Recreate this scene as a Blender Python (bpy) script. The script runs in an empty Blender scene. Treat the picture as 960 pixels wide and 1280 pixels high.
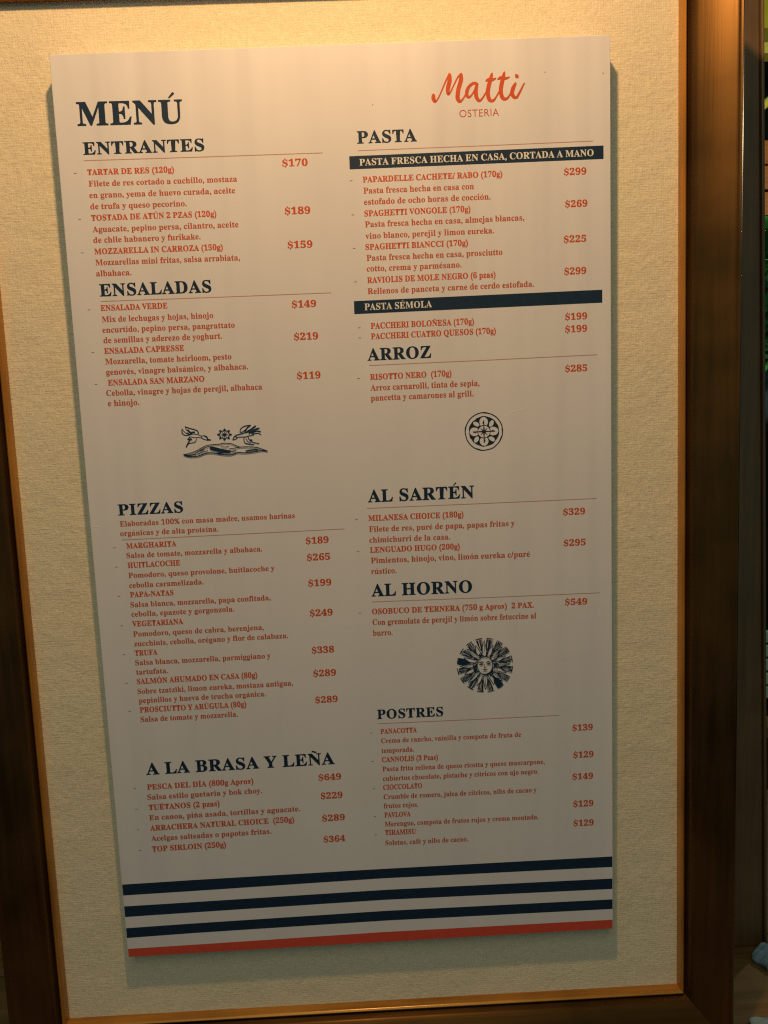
import bpy, bmesh, math, random
from mathutils import Matrix, Vector
random.seed(7)
SC = bpy.context.scene
COL = SC.collection
R_ = math.radians
# ------------------------------------------------------------------ camera
cam = bpy.data.cameras.new('camera')
cam.sensor_fit = 'VERTICAL'; cam.sensor_height = 36.0; cam.sensor_width = 27.0
cam.lens = 36.0*1000.0/1280.0
cam.clip_start = 0.01; cam.clip_end = 200
camo = bpy.data.objects.new('camera', cam); COL.objects.link(camo)
RC = ((0.99881426, -0.02658647, -0.04078276), (-0.04384429, -0.12713246, -0.99091625), (0.02116015, 0.99152937, -0.12814738))
M = Matrix(((RC[0][0], -RC[1][0], -RC[2][0], 0.01230032), (RC[0][1], -RC[1][1], -RC[2][1], -0.68453747),
            (RC[0][2], -RC[1][2], -RC[2][2], 0.09971304), (0, 0, 0, 1)))
camo.matrix_world = M
SC.camera = camo
# ------------------------------------------------------------------ light
w = bpy.data.worlds.new('World'); SC.world = w; w.use_nodes = True
bg = w.node_tree.nodes['Background']; bg.inputs[0].default_value = (0.46, 0.95, 1.0, 1); bg.inputs[1].default_value = 0.130
def lamp(name, kind, loc, power, color, **kw):
    l = bpy.data.lights.new(name, kind); l.energy = power; l.color = color
    for k, v in kw.items(): setattr(l, k, v)
    o = bpy.data.objects.new(name, l); COL.objects.link(o); o.location = loc
    return o
def aim(o, tgt):
    d = Vector(tgt)-o.location; o.rotation_euler = d.to_track_quat('-Z', 'Y').to_euler()
lamp('picture_lamp', 'POINT', (0.0, -0.37, 0.74), 16.3, (1.0, 0.585, 0.25), shadow_soft_size=0.02)
f = lamp('fill_light', 'AREA', (-0.15, -1.75, 1.55), 9.0, (1.0, 0.84, 0.53), shape='SQUARE', size=1.2)  # unseen soft fill, added to lift the shadows and the middle of the board
aim(f, (0, 0, 0))
SC.view_settings.view_transform = 'Standard'; SC.view_settings.look = 'None'
SC.view_settings.exposure = 0.0; SC.view_settings.gamma = 1.0
SC.cycles.filter_width = 1.2
SC.cycles.use_denoising = False
SC.view_settings.use_curve_mapping = False
# ------ print layout on the board, millimetres from its centre
T = {
'rows': [
  ('H', 'MENÚ', -206.8, 335.0, -122.0, 334.5, 18.3),
  ('H', 'ENTRANTES', -204.1, 312.8, -106.5, 312.6, 9.7),
  ('N', 'TARTAR DE RES (120g)', -202.3, 297.1, -132.2, 297.0, 4.5),
  ('D', 'Filete de res cortado a cuchillo, mostaza', -201.9, 288.2, -81.7, 288.1, 4.5),
  ('D', 'en grano, yema de huevo curada, aceite', -202.2, 279.2, -83.8, 279.1, 4.6),
  ('D', 'de trufa y queso pecorino.', -202.2, 270.4, -123.9, 270.3, 4.6),
  ('N', 'TOSTADA DE ATÚN 2 PZAS (120g)', -202.2, 261.4, -100.3, 261.3, 4.6),
  ('D', 'Aguacate, pepino persa, cilantro, aceite', -201.9, 252.4, -82.8, 252.3, 4.6),
  ('D', 'de chile habanero y furikake.', -202.0, 243.9, -114.4, 243.8, 4.6),
  ('N', 'MOZZARELLA IN CARROZA (150g)', -201.9, 234.8, -96.8, 234.7, 4.6),
  ('D', 'Mozzarellas mini fritas, salsa arrabiata,', -201.8, 226.0, -83.4, 225.9, 4.7),
  ('D', 'albahaca.', -202.0, 217.3, -173.1, 217.3, 4.7),
  ('N', 'ENSALADA VERDE', -200.7, 189.4, -145.6, 189.4, 4.7),
  ('D', 'Mix de lechugas y hojas, hinojo', -200.5, 180.2, -108.4, 180.2, 4.7),
  ('D', 'encurtido, pepino persa, pangrattato', -200.8, 171.6, -91.0, 171.7, 4.7),
  ('D', 'de semillas y aderezo de yoghurt.', -200.6, 163.1, -102.2, 163.2, 4.8),
  ('N', 'ENSALADA CAPRESSE', -200.7, 154.3, -134.3, 154.4, 4.8),
  ('D', 'Mozzarella, tomate heirloom, pesto', -200.6, 145.7, -95.5, 145.9, 4.8),
  ('D', 'genovés, vinagre balsámico, y albahaca.', -200.7, 137.0, -82.2, 137.2, 4.8),
  ('N', 'ENSALADA SAN MARZANO', -199.8, 128.2, -119.3, 128.3, 4.8),
  ('D', 'Cebolla, vinagre y hojas de perejil, albahaca', -202.0, 119.7, -71.3, 119.9, 4.8),
  ('D', 'e hinojo.', -201.3, 111.1, -175.2, 111.2, 4.9),
  ('D', 'Elaboradas 100% con masa madre, usamos harinas', -199.8, 8.7, -49.9, 9.5, 4.6),
  ('D', 'orgánicas y de alta proteína.', -200.2, 0.4, -116.2, 0.8, 4.6),
  ('N', 'MARGHARITA', -195.9, -10.7, -152.9, -10.5, 4.7),
  ('D', 'Salsa de tomate, mozzarella y albahaca.', -196.4, -19.0, -79.7, -18.3, 4.6),
  ('N', 'HUITLACOCHE', -196.0, -27.7, -150.9, -27.4, 4.8),
  ('D', 'Pomodoro, queso provolone, huitlacoche y', -196.1, -36.5, -70.0, -35.7, 4.6),
  ('D', 'cebolla caramelizada.', -196.2, -45.3, -132.0, -44.9, 4.7),
  ('N', 'PAPA-NATAS', -196.1, -53.7, -158.5, -53.4, 4.8),
  ('D', 'Salsa blanca, mozzarella, papa confitada,', -196.5, -62.5, -75.0, -61.7, 4.7),
  ('D', 'cebolla, epazote y gorgonzola.', -196.4, -70.9, -107.2, -70.3, 4.7),
  ('N', 'VEGETARIANA', -196.4, -79.7, -152.1, -79.4, 4.9),
  ('D', 'Pomodoro, queso de cabra, berenjena,', -196.3, -88.7, -82.5, -87.9, 4.7),
  ('D', 'zucchinis, cebolla, orégano y flor de calabaza.', -196.1, -97.4, -61.7, -96.4, 4.7),
  ('N', 'TRUFA', -196.3, -106.0, -176.4, -105.8, 4.9),
  ('D', 'Salsa blanca, mozzarella, parmiggiano y', -196.5, -114.6, -78.0, -113.8, 4.8),
  ('D', 'tartufata.', -196.4, -123.1, -168.7, -122.9, 4.8),
  ('N', 'SALMÓN AHUMADO EN CASA (80g)', -196.5, -131.8, -90.7, -131.0, 5.0),
  ('D', 'Sobre tzatziki, limon eureka, mostaza antigua,', -196.6, -140.8, -59.8, -139.7, 4.8),
  ('D', 'pepinillos y hueva de trucha orgánica.', -196.2, -149.2, -84.4, -148.4, 4.8),
  ('N', 'PROSCIUTTO Y ARÚGULA (80g)', -196.0, -157.9, -102.0, -157.2, 5.0),
  ('D', 'Salsa de tomate y mozzarella.', -196.0, -166.6, -110.1, -165.9, 4.9),
  ('N', 'PESCA DEL DÍA (800g Aprox)', -195.2, -230.0, -100.2, -229.2, 5.1),
  ('D', 'Salsa estilo guetaria y bok choy.', -195.7, -239.5, -93.0, -238.5, 5.0),
  ('N', 'TUÉTANOS (2 pzas)', -195.3, -249.4, -131.8, -248.8, 5.2),
  ('D', 'En canoa, piña asada, tortillas y aguacate.', -195.6, -259.0, -59.9, -257.6, 5.0),
  ('N', 'ARRACHERA NATURAL CHOICE  (250g)', -195.5, -269.1, -65.7, -267.8, 5.2),
  ('D', 'Acelgas salteadas o papotas fritas.', -195.4, -279.0, -86.9, -277.8, 5.1),
  ('N', 'TOP SIRLOIN (250g)', -195.4, -289.2, -128.6, -288.4, 5.2),
  ('N', 'PAPARDELLE CACHETE/ RABO (170g)', 20.7, 283.9, 135.5, 284.7, 4.6),
  ('D', 'Pasta fresca hecha en casa con', 20.9, 275.1, 111.8, 275.7, 4.7),
  ('D', 'estofado de ocho horas de cocción.', 20.9, 266.3, 125.4, 267.1, 4.7),
  ('N', 'SPAGHETTI VONGOLE (170g)', 20.9, 257.1, 108.5, 257.8, 4.7),
  ('D', 'Pasta fresca hecha en casa, almejas blancas,', 21.0, 248.5, 152.9, 249.5, 4.7),
  ('D', 'vino blanco, perejil y limon eureka.', 20.9, 239.3, 127.6, 240.1, 4.7),
  ('N', 'SPAGHETTI BIANCCI (170g)', 20.5, 230.4, 105.7, 231.0, 4.7),
  ('D', 'Pasta fresca hecha en casa, prosciutto', 21.1, 221.6, 134.2, 222.5, 4.8),
  ('D', 'cotto, crema y parmésano.', 20.8, 213.0, 99.8, 213.6, 4.8),
  ('N', 'RAVIOLIS DE MOLE NEGRO (6 pzas)', 20.9, 203.6, 128.1, 204.4, 4.8),
  ('D', 'Rellenos de panceta y carne de cerdo estofada.', 20.8, 194.7, 160.1, 195.8, 4.8),
  ('N', 'PACCHERI BOLOÑESA (170g)', 22.2, 166.3, 109.0, 166.9, 4.9),
  ('N', 'PACCHERI CUATRO QUESOS (170g)', 22.0, 157.7, 127.3, 158.5, 4.9),
  ('N', 'RISOTTO NERO  (170g)', 19.8, 124.1, 88.8, 124.6, 4.9),
  ('D', 'Arroz carnarolli, tinta de sepia,', 19.8, 115.1, 112.3, 115.6, 5.0),
  ('D', 'pancetta y camarones al grill.', 19.7, 106.6, 107.0, 107.0, 5.0),
  ('N', 'MILANESA CHOICE (180g)', 13.1, 4.0, 95.6, 3.9, 4.9),
  ('D', 'Filete de res, puré de papa, papas fritas y', 13.3, -5.6, 139.9, -5.8, 4.9),
  ('D', 'chimichurri de la casa.', 13.1, -15.0, 83.4, -15.2, 4.9),
  ('N', 'LENGUADO HUGO (200g)', 13.4, -23.9, 91.6, -24.1, 4.9),
  ('D', 'Pimientos, hinojo, vino, limón eureka c/puré', 13.7, -33.2, 152.8, -33.6, 5.0),
  ('D', 'rústico.', 13.6, -42.8, 35.7, -42.8, 5.0),
  ('N', 'OSOBUCO DE TERNERA (750 g Aprox)  2 PAX.', 12.7, -78.7, 155.4, -79.3, 5.0),
  ('D', 'Con gremolata de perejil y limón sobre fetuccine al', 12.8, -88.4, 157.3, -89.1, 5.1),
  ('D', 'burro.', 12.7, -98.1, 30.1, -98.1, 5.1),
  ('N', 'PANACOTTA', 15.8, -188.6, 48.3, -188.7, 4.7),
  ('D', 'Crema de rancho, vainilla y compota de fruta de', 15.8, -197.3, 141.9, -197.8, 4.5),
  ('D', 'temporada.', 15.8, -206.5, 45.1, -206.6, 4.5),
  ('N', 'CANNOLIS (3 Pzas)', 15.8, -215.2, 66.3, -215.4, 4.8),
  ('D', 'Pasta frita rellena de queso ricotta y queso mascarpone,', 16.0, -223.9, 162.8, -224.5, 4.5),
  ('D', 'cubiertos chocolate, pistache y cítricos con ajo negro.', 16.0, -233.0, 157.0, -233.5, 4.6),
  ('N', 'CIOCCOLATO', 15.9, -241.5, 51.1, -241.6, 4.8),
  ('D', 'Crumble de romero, jalea de cítricos, nibs de cacao y', 15.9, -250.5, 155.0, -251.0, 4.6),
  ('D', 'frutos rojos.', 15.7, -259.1, 47.1, -259.2, 4.6),
  ('N', 'PAVLOVA', 15.9, -268.0, 39.8, -268.1, 4.8),
  ('D', 'Merengue, compota de frutos rojos y crema montada.', 15.9, -276.6, 156.3, -277.2, 4.6),
  ('N', 'TIRAMISU', 15.8, -285.0, 44.0, -285.2, 4.9),
  ('D', 'Soletas, café y nibs de cacao.', 15.7, -294.8, 91.3, -295.1, 4.7),
  ('H', 'ENSALADAS', -200.4, 201.0, -108.4, 201.0, 10.0),
  ('H', 'PIZZAS', -200.4, 18.2, -145.0, 18.5, 9.6),
  ('H', 'A LA BRASA Y LEÑA', -194.9, -216.1, -26.5, -214.7, 11.1),
  ('H', 'PASTA', 17.4, 314.2, 66.2, 314.5, 9.7),
  ('H', 'ARROZ', 18.3, 140.1, 72.2, 140.5, 10.1),
  ('H', 'AL SARTÉN', 13.5, 20.1, 105.3, 20.1, 10.8),
  ('H', 'AL HORNO', 13.0, -62.8, 101.3, -63.2, 11.0),
  ('H', 'POSTRES', 13.3, -174.7, 72.4, -174.9, 8.8),
  ('W', 'PASTA FRESCA HECHA EN CASA, CORTADA A MANO', 18.6, 297.1, 211.1, 298.4, 5.2),
  ('W', 'PASTA SÉMOLA', 17.7, 181.7, 74.1, 182.1, 5.4),
  ('O', 'OSTERIA', 101.5, 332.0, 133.8, 332.2, 5.5),
  ('P', '$170', -44.2, 298.5, -23.6, 298.4, 5.6),
  ('P', '$189', -44.3, 260.9, -23.4, 260.9, 5.6),
  ('P', '$159', -43.5, 233.9, -23.0, 233.9, 5.6),
  ('P', '$149', -42.7, 186.0, -22.4, 186.0, 5.6),
  ('P', '$219', -42.3, 159.5, -22.1, 159.5, 5.7),
  ('P', '$119', -41.6, 127.2, -21.8, 127.2, 5.7),
  ('P', '$189', -41.7, -13.7, -21.9, -13.5, 5.7),
  ('P', '$265', -41.4, -28.5, -21.4, -28.3, 5.8),
  ('P', '$199', -41.5, -51.2, -21.5, -51.1, 5.8),
  ('P', '$249', -41.6, -78.0, -21.6, -77.9, 5.8),
  ('P', '$338', -41.6, -111.5, -21.9, -111.3, 5.8),
  ('P', '$289', -41.4, -132.7, -21.3, -132.6, 5.8),
  ('P', '$289', -40.9, -157.1, -21.0, -156.9, 5.8),
  ('P', '$649', -41.8, -229.6, -21.4, -229.5, 5.8),
  ('P', '$229', -40.6, -247.2, -21.0, -247.1, 5.9),
  ('P', '$289', -40.4, -268.7, -19.9, -268.5, 5.9),
  ('P', '$364', -40.2, -289.0, -20.5, -288.8, 5.9),
  ('P', '$299', 186.5, 284.0, 205.0, 284.1, 5.4),
  ('P', '$269', 187.2, 258.5, 205.7, 258.6, 5.4),
  ('P', '$225', 185.7, 230.4, 204.5, 230.5, 5.4),
  ('P', '$299', 185.8, 204.4, 204.3, 204.5, 5.5),
  ('P', '$199', 186.1, 167.3, 204.7, 167.4, 5.5),
  ('P', '$199', 186.0, 157.0, 204.6, 157.1, 5.5),
  ('P', '$285', 185.6, 124.2, 204.4, 124.3, 5.5),
  ('P', '$329', 182.4, 1.6, 201.5, 1.6, 5.6),
  ('P', '$295', 182.5, -25.7, 201.8, -25.7, 5.6),
  ('P', '$549', 183.0, -78.6, 202.7, -78.7, 5.6),
  ('P', '$139', 188.3, -194.8, 206.8, -194.8, 5.7),
  ('P', '$129', 188.9, -220.4, 207.3, -220.4, 5.7),
  ('P', '$149', 187.9, -241.0, 206.7, -241.1, 5.7),
  ('P', '$129', 188.4, -267.3, 206.8, -267.4, 5.8),
  ('P', '$129', 188.4, -286.0, 206.9, -286.1, 5.8),
],
'dash': [
  (-211.8, 298.9),
  (-211.6, 263.0),
  (-211.7, 236.4),
  (-210.3, 190.7),
  (-210.1, 155.8),
  (-209.8, 129.6),
  (-205.9, -9.4),
  (-205.8, -26.4),
  (-205.7, -52.2),
  (-205.6, -78.5),
  (-205.7, -104.5),
  (-205.7, -130.4),
  (-205.0, -156.4),
  (-206.1, -228.1),
  (-206.2, -247.7),
  (-206.3, -267.4),
  (-206.3, -287.4),
  (11.2, 285.6),
  (11.3, 258.7),
  (11.2, 232.1),
  (11.2, 205.1),
  (12.6, 167.6),
  (12.5, 159.3),
  (10.0, 125.8),
  (3.0, 5.7),
  (3.0, -22.4),
  (2.3, -76.9),
  (7.5, -187.2),
  (7.4, -213.9),
  (7.5, -240.0),
  (7.3, -266.3),
  (7.4, -284.3),
],
'rule': [
  [(-204.3, 308.4), (-107.9, 308.1), (-10.9, 308.1)],
  [(-199.9, 197.1), (-105.1, 196.9), (-9.7, 197.0)],
  [(-199.1, -3.0), (-104.8, -2.5), (-7.8, -1.9)],
  [(18.0, 308.9), (114.4, 309.3), (210.9, 310.1)],
  [(19.4, 136.2), (115.3, 136.7), (213.1, 137.6)],
  [(12.3, 15.1), (111.5, 14.9), (211.8, 15.0)],
  [(13.0, -67.5), (113.0, -68.4), (213.7, -68.8)],
  [(14.1, -178.9), (95.1, -179.4), (176.7, -179.5)],
],
'banner': [
  [(10.5, 304.7), (219.3, 306.3), (219.3, 295.8), (10.4, 294.5)],
  [(9.1, 189.5), (217.6, 191.1), (217.6, 180.5), (8.9, 178.9)],
],
'stripe': [
  [[(-225.5, -319.5), (-161.7, -318.7), (13.5, -317.7), (224.3, -317.5)], [(-226.3, -330.1), (-162.4, -329.4), (13.1, -326.9), (224.2, -327.8)]],
  [[(-225.4, -340.9), (-163.2, -340.3), (12.6, -338.4), (224.3, -339.3)], [(-226.3, -351.3), (-163.9, -350.4), (12.2, -348.2), (224.3, -349.6)]],
  [[(-225.4, -362.4), (-164.7, -361.3), (11.8, -359.2), (224.3, -360.0)], [(-226.2, -372.1), (-165.4, -370.8), (11.4, -368.8), (224.3, -369.6)]],
  [[(-225.6, -383.0), (-166.2, -382.4), (10.9, -380.2), (224.4, -380.4)], [(-226.3, -391.2), (-166.8, -390.4), (10.6, -388.6), (224.4, -389.4)]],
],
'logo': [
  [(80.84, 349.95, 2.21), (80.81, 347.19, 2.99), (81.78, 344.83, 2.08), (83.76, 345.87, 1.04), (86.86, 351.29, 0.97), (91.02, 359.73, 1.17), (94.37, 365.36, 1.69)],
  [(94.37, 365.36, 1.95), (94.43, 360.84, 2.86), (92.82, 354.78, 2.99), (92.57, 350.81, 2.21), (93.99, 350.46, 1.17), (97.42, 356.48, 0.97), (100.84, 362.48, 1.1), (103.77, 365.07, 1.69)],
  [(103.77, 365.07, 1.95), (103.51, 360.57, 2.99), (101.22, 353.3, 2.99), (100.4, 347.2, 2.99), (101.94, 344.2, 2.21), (104.59, 345.84, 1.23), (107.65, 350.65, 0.97)],
  [(116.93, 356.98, 1.56), (114.03, 357.8, 1.95), (110.4, 355.77, 2.08), (108.21, 352.17, 2.47), (108.11, 348.49, 2.34), (109.84, 347.21, 1.69), (112.51, 349.58, 1.1), (115.76, 354.69, 1.43), (116.4, 356.63, 1.69)],
  [(116.4, 356.51, 1.95), (115.38, 352.25, 2.73), (115.64, 347.34, 2.73), (117.78, 344.32, 2.08), (120.22, 345.66, 1.23), (123.94, 351.07, 1.04), (127.35, 357.39, 1.04)],
  [(128.83, 364.98, 1.17), (127.76, 361.05, 2.6), (125.86, 354.99, 2.86), (125.08, 349.5, 2.86), (126.27, 344.79, 2.6), (129.12, 343.97, 1.82), (131.66, 346.53, 1.17), (135.72, 353.16, 1.04)],
  [(138.92, 365.59, 1.17), (137.99, 361.96, 2.6), (136.3, 355.89, 2.86), (135.66, 350.4, 2.86), (136.99, 345.93, 2.6), (139.84, 344.99, 1.82), (142.77, 347.72, 1.17), (147.51, 355.86, 1.17)],
  [(147.85, 356.76, 1.56), (145.82, 353.15, 2.73), (144.76, 349.2, 2.73), (146.4, 346.2, 2.34), (148.82, 346.3, 1.69), (151.31, 350.22, 1.43), (154.95, 356.67, 0.91)],
  [(123.69, 359.34, 1.04), (126.12, 360.24, 2.08), (129.04, 360.03, 1.82), (131.86, 361.04, 0.84)],
  [(133.47, 360.26, 1.04), (135.9, 361.29, 2.08), (139.46, 360.69, 1.82), (142.87, 361.56, 0.84)],
  [(148.29, 362.74, 2.08), (149.31, 361.67, 2.6)],
],
'birds': [
  [(-140.82, 89.53, 0.93), (-141.2, 86.59, 0.93), (-139.68, 84.42, 0.93), (-136.51, 83.86, 0.93)],
  [(-140.83, 89.36, 0.6), (-138.68, 86.49, 0.6), (-135.44, 84.66, 0.6)],
  [(-138.17, 91.27, 1.0), (-134.24, 89.67, 1.0), (-130.94, 88.69, 1.0), (-128.08, 87.31, 1.0), (-127.41, 84.92, 1.0)],
  [(-137.96, 90.67, 0.6), (-136.88, 88.1, 0.6), (-133.61, 86.7, 0.6), (-130.29, 85.88, 0.6)],
  [(-136.18, 88.49, 1.47), (-134.06, 86.29, 1.47), (-130.66, 86.57, 1.47)],
  [(-137.03, 86.0, 1.33), (-135.01, 84.81, 1.33), (-132.87, 85.15, 1.33)],
  [(-136.34, 83.86, 0.6), (-132.47, 84.96, 0.6), (-128.29, 84.37, 0.6), (-125.01, 82.96, 0.6), (-122.46, 83.28, 0.6), (-120.45, 81.76, 0.6)],
  [(-135.14, 82.96, 0.6), (-131.41, 81.96, 0.6), (-127.2, 81.79, 0.6), (-124.72, 81.09, 0.6)],
  [(-125.01, 82.96, 0.73), (-124.55, 81.08, 0.73), (-122.69, 79.91, 0.73), (-119.77, 79.36, 0.73)],
  [(-122.48, 82.86, 1.2), (-120.45, 81.76, 1.2), (-119.89, 80.04, 1.2), (-117.66, 79.27, 1.2)],
  [(-119.89, 80.04, 1.47), (-119.95, 79.2, 1.47)],
  [(-134.75, 82.52, 0.6), (-137.0, 80.51, 0.6), (-134.03, 80.8, 0.6)],
  [(-134.04, 80.63, 1.07), (-135.86, 78.77, 1.07), (-138.47, 74.22, 1.07)],
  [(-138.47, 74.22, 0.67), (-135.98, 77.08, 0.67), (-130.85, 77.96, 0.67), (-129.39, 80.78, 0.67)],
  [(-136.61, 80.07, 0.53), (-133.98, 81.48, 0.53), (-133.28, 79.5, 0.53)],
  [(-92.34, 84.98, 0.8), (-91.31, 87.89, 0.8), (-87.8, 89.86, 0.8), (-83.12, 90.34, 0.8)],
  [(-91.94, 84.54, 0.6), (-89.78, 85.3, 0.6), (-87.12, 87.3, 0.6), (-84.01, 89.7, 0.6)],
  [(-88.12, 84.81, 1.07), (-86.22, 88.11, 1.07), (-83.12, 90.34, 1.07)],
  [(-87.3, 84.35, 1.33), (-83.8, 86.32, 1.33), (-78.95, 89.49, 1.33)],
  [(-84.35, 84.23, 1.33), (-79.55, 86.56, 1.33), (-76.11, 87.52, 1.33)],
  [(-83.11, 83.75, 1.07), (-78.78, 85.26, 1.07), (-75.01, 84.68, 1.07)],
  [(-82.32, 82.87, 0.67), (-77.21, 83.34, 0.67), (-74.74, 82.05, 0.67)],
  [(-85.48, 86.39, 0.8), (-84.43, 82.96, 0.8)],
  [(-81.16, 87.9, 0.8), (-80.58, 83.65, 0.8)],
  [(-98.84, 78.66, 0.73), (-97.67, 80.98, 0.73), (-95.45, 82.58, 0.73), (-91.59, 83.43, 0.73), (-88.15, 84.38, 0.73)],
  [(-98.84, 78.66, 0.6), (-96.08, 79.39, 0.6), (-93.87, 80.82, 0.6), (-88.38, 80.76, 0.6), (-84.08, 81.68, 0.6), (-80.67, 82.13, 0.6)],
  [(-96.35, 81.77, 0.8), (-95.32, 80.71, 0.8)],
  [(-89.24, 80.46, 0.73), (-89.39, 78.09, 0.73), (-88.69, 75.69, 0.73), (-85.38, 74.53, 0.73), (-81.17, 73.93, 0.73)],
  [(-85.83, 80.91, 0.67), (-84.72, 78.32, 0.67), (-81.9, 75.91, 0.67), (-76.72, 74.59, 0.67)],
  [(-87.59, 79.71, 0.53), (-86.49, 77.12, 0.53), (-83.63, 75.31, 0.53)],
  [(-84.32, 77.88, 1.2), (-82.63, 77.81, 1.2)],
  [(-99.39, 83.25, 0.67), (-101.95, 84.52, 0.67), (-100.94, 86.78, 0.67), (-103.85, 86.24, 0.67), (-105.13, 88.38, 0.67), (-106.69, 86.36, 0.67), (-109.52, 87.13, 0.67), (-108.81, 84.8, 0.67), (-111.53, 83.75, 0.67), (-108.96, 82.48, 0.67), (-109.98, 80.22, 0.67), (-107.06, 80.75, 0.67), (-105.78, 78.61, 0.67), (-104.22, 80.64, 0.67), (-101.39, 79.86, 0.67), (-102.11, 82.2, 0.67), (-99.39, 83.25, 0.67)],
  [(-99.89, 83.27, 1.13), (-101.28, 83.33, 1.13)],
  [(-101.32, 86.43, 1.13), (-102.35, 85.7, 1.13)],
  [(-105.17, 87.88, 1.13), (-105.24, 86.78, 1.13)],
  [(-109.18, 86.76, 1.13), (-108.25, 85.95, 1.13)],
  [(-111.02, 83.73, 1.13), (-109.63, 83.67, 1.13)],
  [(-109.6, 80.56, 1.13), (-108.56, 81.3, 1.13)],
  [(-105.75, 79.11, 1.13), (-105.67, 80.21, 1.13)],
  [(-101.73, 80.23, 1.13), (-102.66, 81.05, 1.13)],
  [(-105.46, 83.5, 0.6), (-102.93, 83.39, 0.6)],
  [(-105.46, 83.5, 0.6), (-103.57, 84.85, 0.6)],
  [(-105.46, 83.5, 0.6), (-105.32, 85.52, 0.6)],
  [(-105.46, 83.5, 0.6), (-107.15, 85.0, 0.6)],
  [(-105.46, 83.5, 0.6), (-107.99, 83.6, 0.6)],
  [(-105.46, 83.5, 0.6), (-107.34, 82.14, 0.6)],
  [(-105.46, 83.5, 0.6), (-105.59, 81.48, 0.6)],
  [(-105.46, 83.5, 0.6), (-103.76, 81.99, 0.6)],
  [(-106.3, 83.53, 1.2), (-104.61, 83.46, 1.2)],
  [(-141.04, 67.96, 0.73), (-136.59, 68.63, 0.73), (-131.41, 70.1, 0.73), (-127.91, 71.65, 0.73), (-121.79, 74.53, 0.73), (-114.97, 75.35, 0.73), (-110.74, 75.34, 0.73), (-107.3, 76.13, 0.73), (-100.56, 75.59, 0.73), (-96.45, 73.72, 0.73), (-93.15, 72.31, 0.73)],
  [(-141.04, 67.96, 0.93), (-137.6, 66.37, 0.93), (-131.71, 65.87, 0.93), (-127.43, 66.54, 0.93), (-122.22, 68.27, 0.93), (-117.13, 68.4, 0.93), (-111.28, 67.3, 0.93), (-105.41, 66.2, 0.93), (-100.32, 66.24, 0.93), (-95.14, 67.72, 0.93), (-90.07, 67.25, 0.93), (-83.27, 67.48, 0.93), (-75.56, 68.6, 0.93), (-70.07, 67.94, 0.93)],
  [(-93.15, 72.31, 0.8), (-86.37, 72.2, 0.8), (-79.62, 71.57, 0.8), (-74.63, 69.83, 0.8), (-70.07, 67.94, 0.8)],
  [(-102.55, 71.01, 0.67), (-97.43, 71.64, 0.67), (-93.15, 72.31, 0.67)],
  [(-109.14, 73.83, 0.53), (-105.82, 72.85, 0.53), (-102.39, 73.55, 0.53)],
  [(-118.09, 72.94, 2.13), (-113.51, 71.9, 2.13), (-108.53, 70.41, 2.13), (-101.85, 68.86, 2.13)],
  [(-117.73, 72.07, 1.73), (-111.93, 70.13, 1.73), (-106.9, 69.32, 1.73)],
  [(-88.28, 68.71, 1.2), (-84.0, 69.38, 1.2), (-78.05, 69.55, 1.2)],
  [(-140.04, 67.67, 0.93), (-135.01, 67.11, 0.93), (-130.71, 67.95, 0.93)],
  [(-130.67, 68.63, 0.6), (-127.16, 70.35, 0.6), (-123.7, 71.48, 0.6)],
  [(-129.06, 67.46, 0.6), (-125.56, 69.01, 0.6), (-120.38, 70.49, 0.6)],
  [(-127.13, 70.77, 0.53), (-122.76, 72.71, 0.53), (-119.27, 74.26, 0.53)],
  [(-112.08, 68.01, 0.8), (-103.58, 68.33, 0.8), (-96.72, 69.49, 0.8)],
],
'misc': {'ring': (115.1, 76.8), 'sun': (110.8, -129.5)},
'scratch': [
  [(133.96, 88.5, 0.33), (139.52, 92.0, 0.6), (145.04, 93.6, 0.67), (149.85, 93.95, 0.33)],
  [(-224.86, 10.63, 0.33), (-220.88, 9.41, 0.73), (-215.42, 9.51, 0.33)],
  [(-222.96, 16.77, 0.27), (-220.92, 12.88, 0.4)],
],
'speck': [
  (31.4, 343.8),
  (171.8, 364.6),
  (219.4, 362.2),
  (115.6, 305.2),
],
}
# ------------------------------------------------------------------ helpers
def tag(o, label=None, cat=None, group=None, kind=None):
    if label: o['label'] = label
    if cat: o['category'] = cat
    if group: o['group'] = group
    if kind: o['kind'] = kind
    return o
def empty(name, loc=(0, 0, 0)):
    o = bpy.data.objects.new(name, None); COL.objects.link(o); o.location = loc; o.empty_display_size = 0.05
    return o
def mesh(name, verts, faces, mat, parent=None, smooth=False):
    m = bpy.data.meshes.new(name); m.from_pydata([tuple(v) for v in verts], [], faces); m.materials.append(mat)
    if smooth:
        for p in m.polygons: p.use_smooth = True
    m.update()
    o = bpy.data.objects.new(name, m); COL.objects.link(o)
    if parent is not None:
        o.parent = parent; o.matrix_parent_inverse = parent.matrix_basis.inverted()
    return o
def share(o, parent, M4):
    c = o.copy(); COL.objects.link(c); c.parent = parent; c.matrix_basis = M4
    return c
def fixn(o):
    bm = bmesh.new(); bm.from_mesh(o.data); bmesh.ops.recalc_face_normals(bm, faces=bm.faces); bm.to_mesh(o.data); bm.free()
def bevel(o, w, seg=2):
    b = o.modifiers.new('bevel', 'BEVEL'); b.width = w; b.segments = seg; b.limit_method = 'ANGLE'
def box(x0, x1, y0, y1, z0, z1):
    v = [(x, y, z) for x in (x0, x1) for y in (y0, y1) for z in (z0, z1)]
    f = [(0, 1, 3, 2), (4, 6, 7, 5), (0, 4, 5, 1), (2, 3, 7, 6), (0, 2, 6, 4), (1, 5, 7, 3)]
    return v, f
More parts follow.
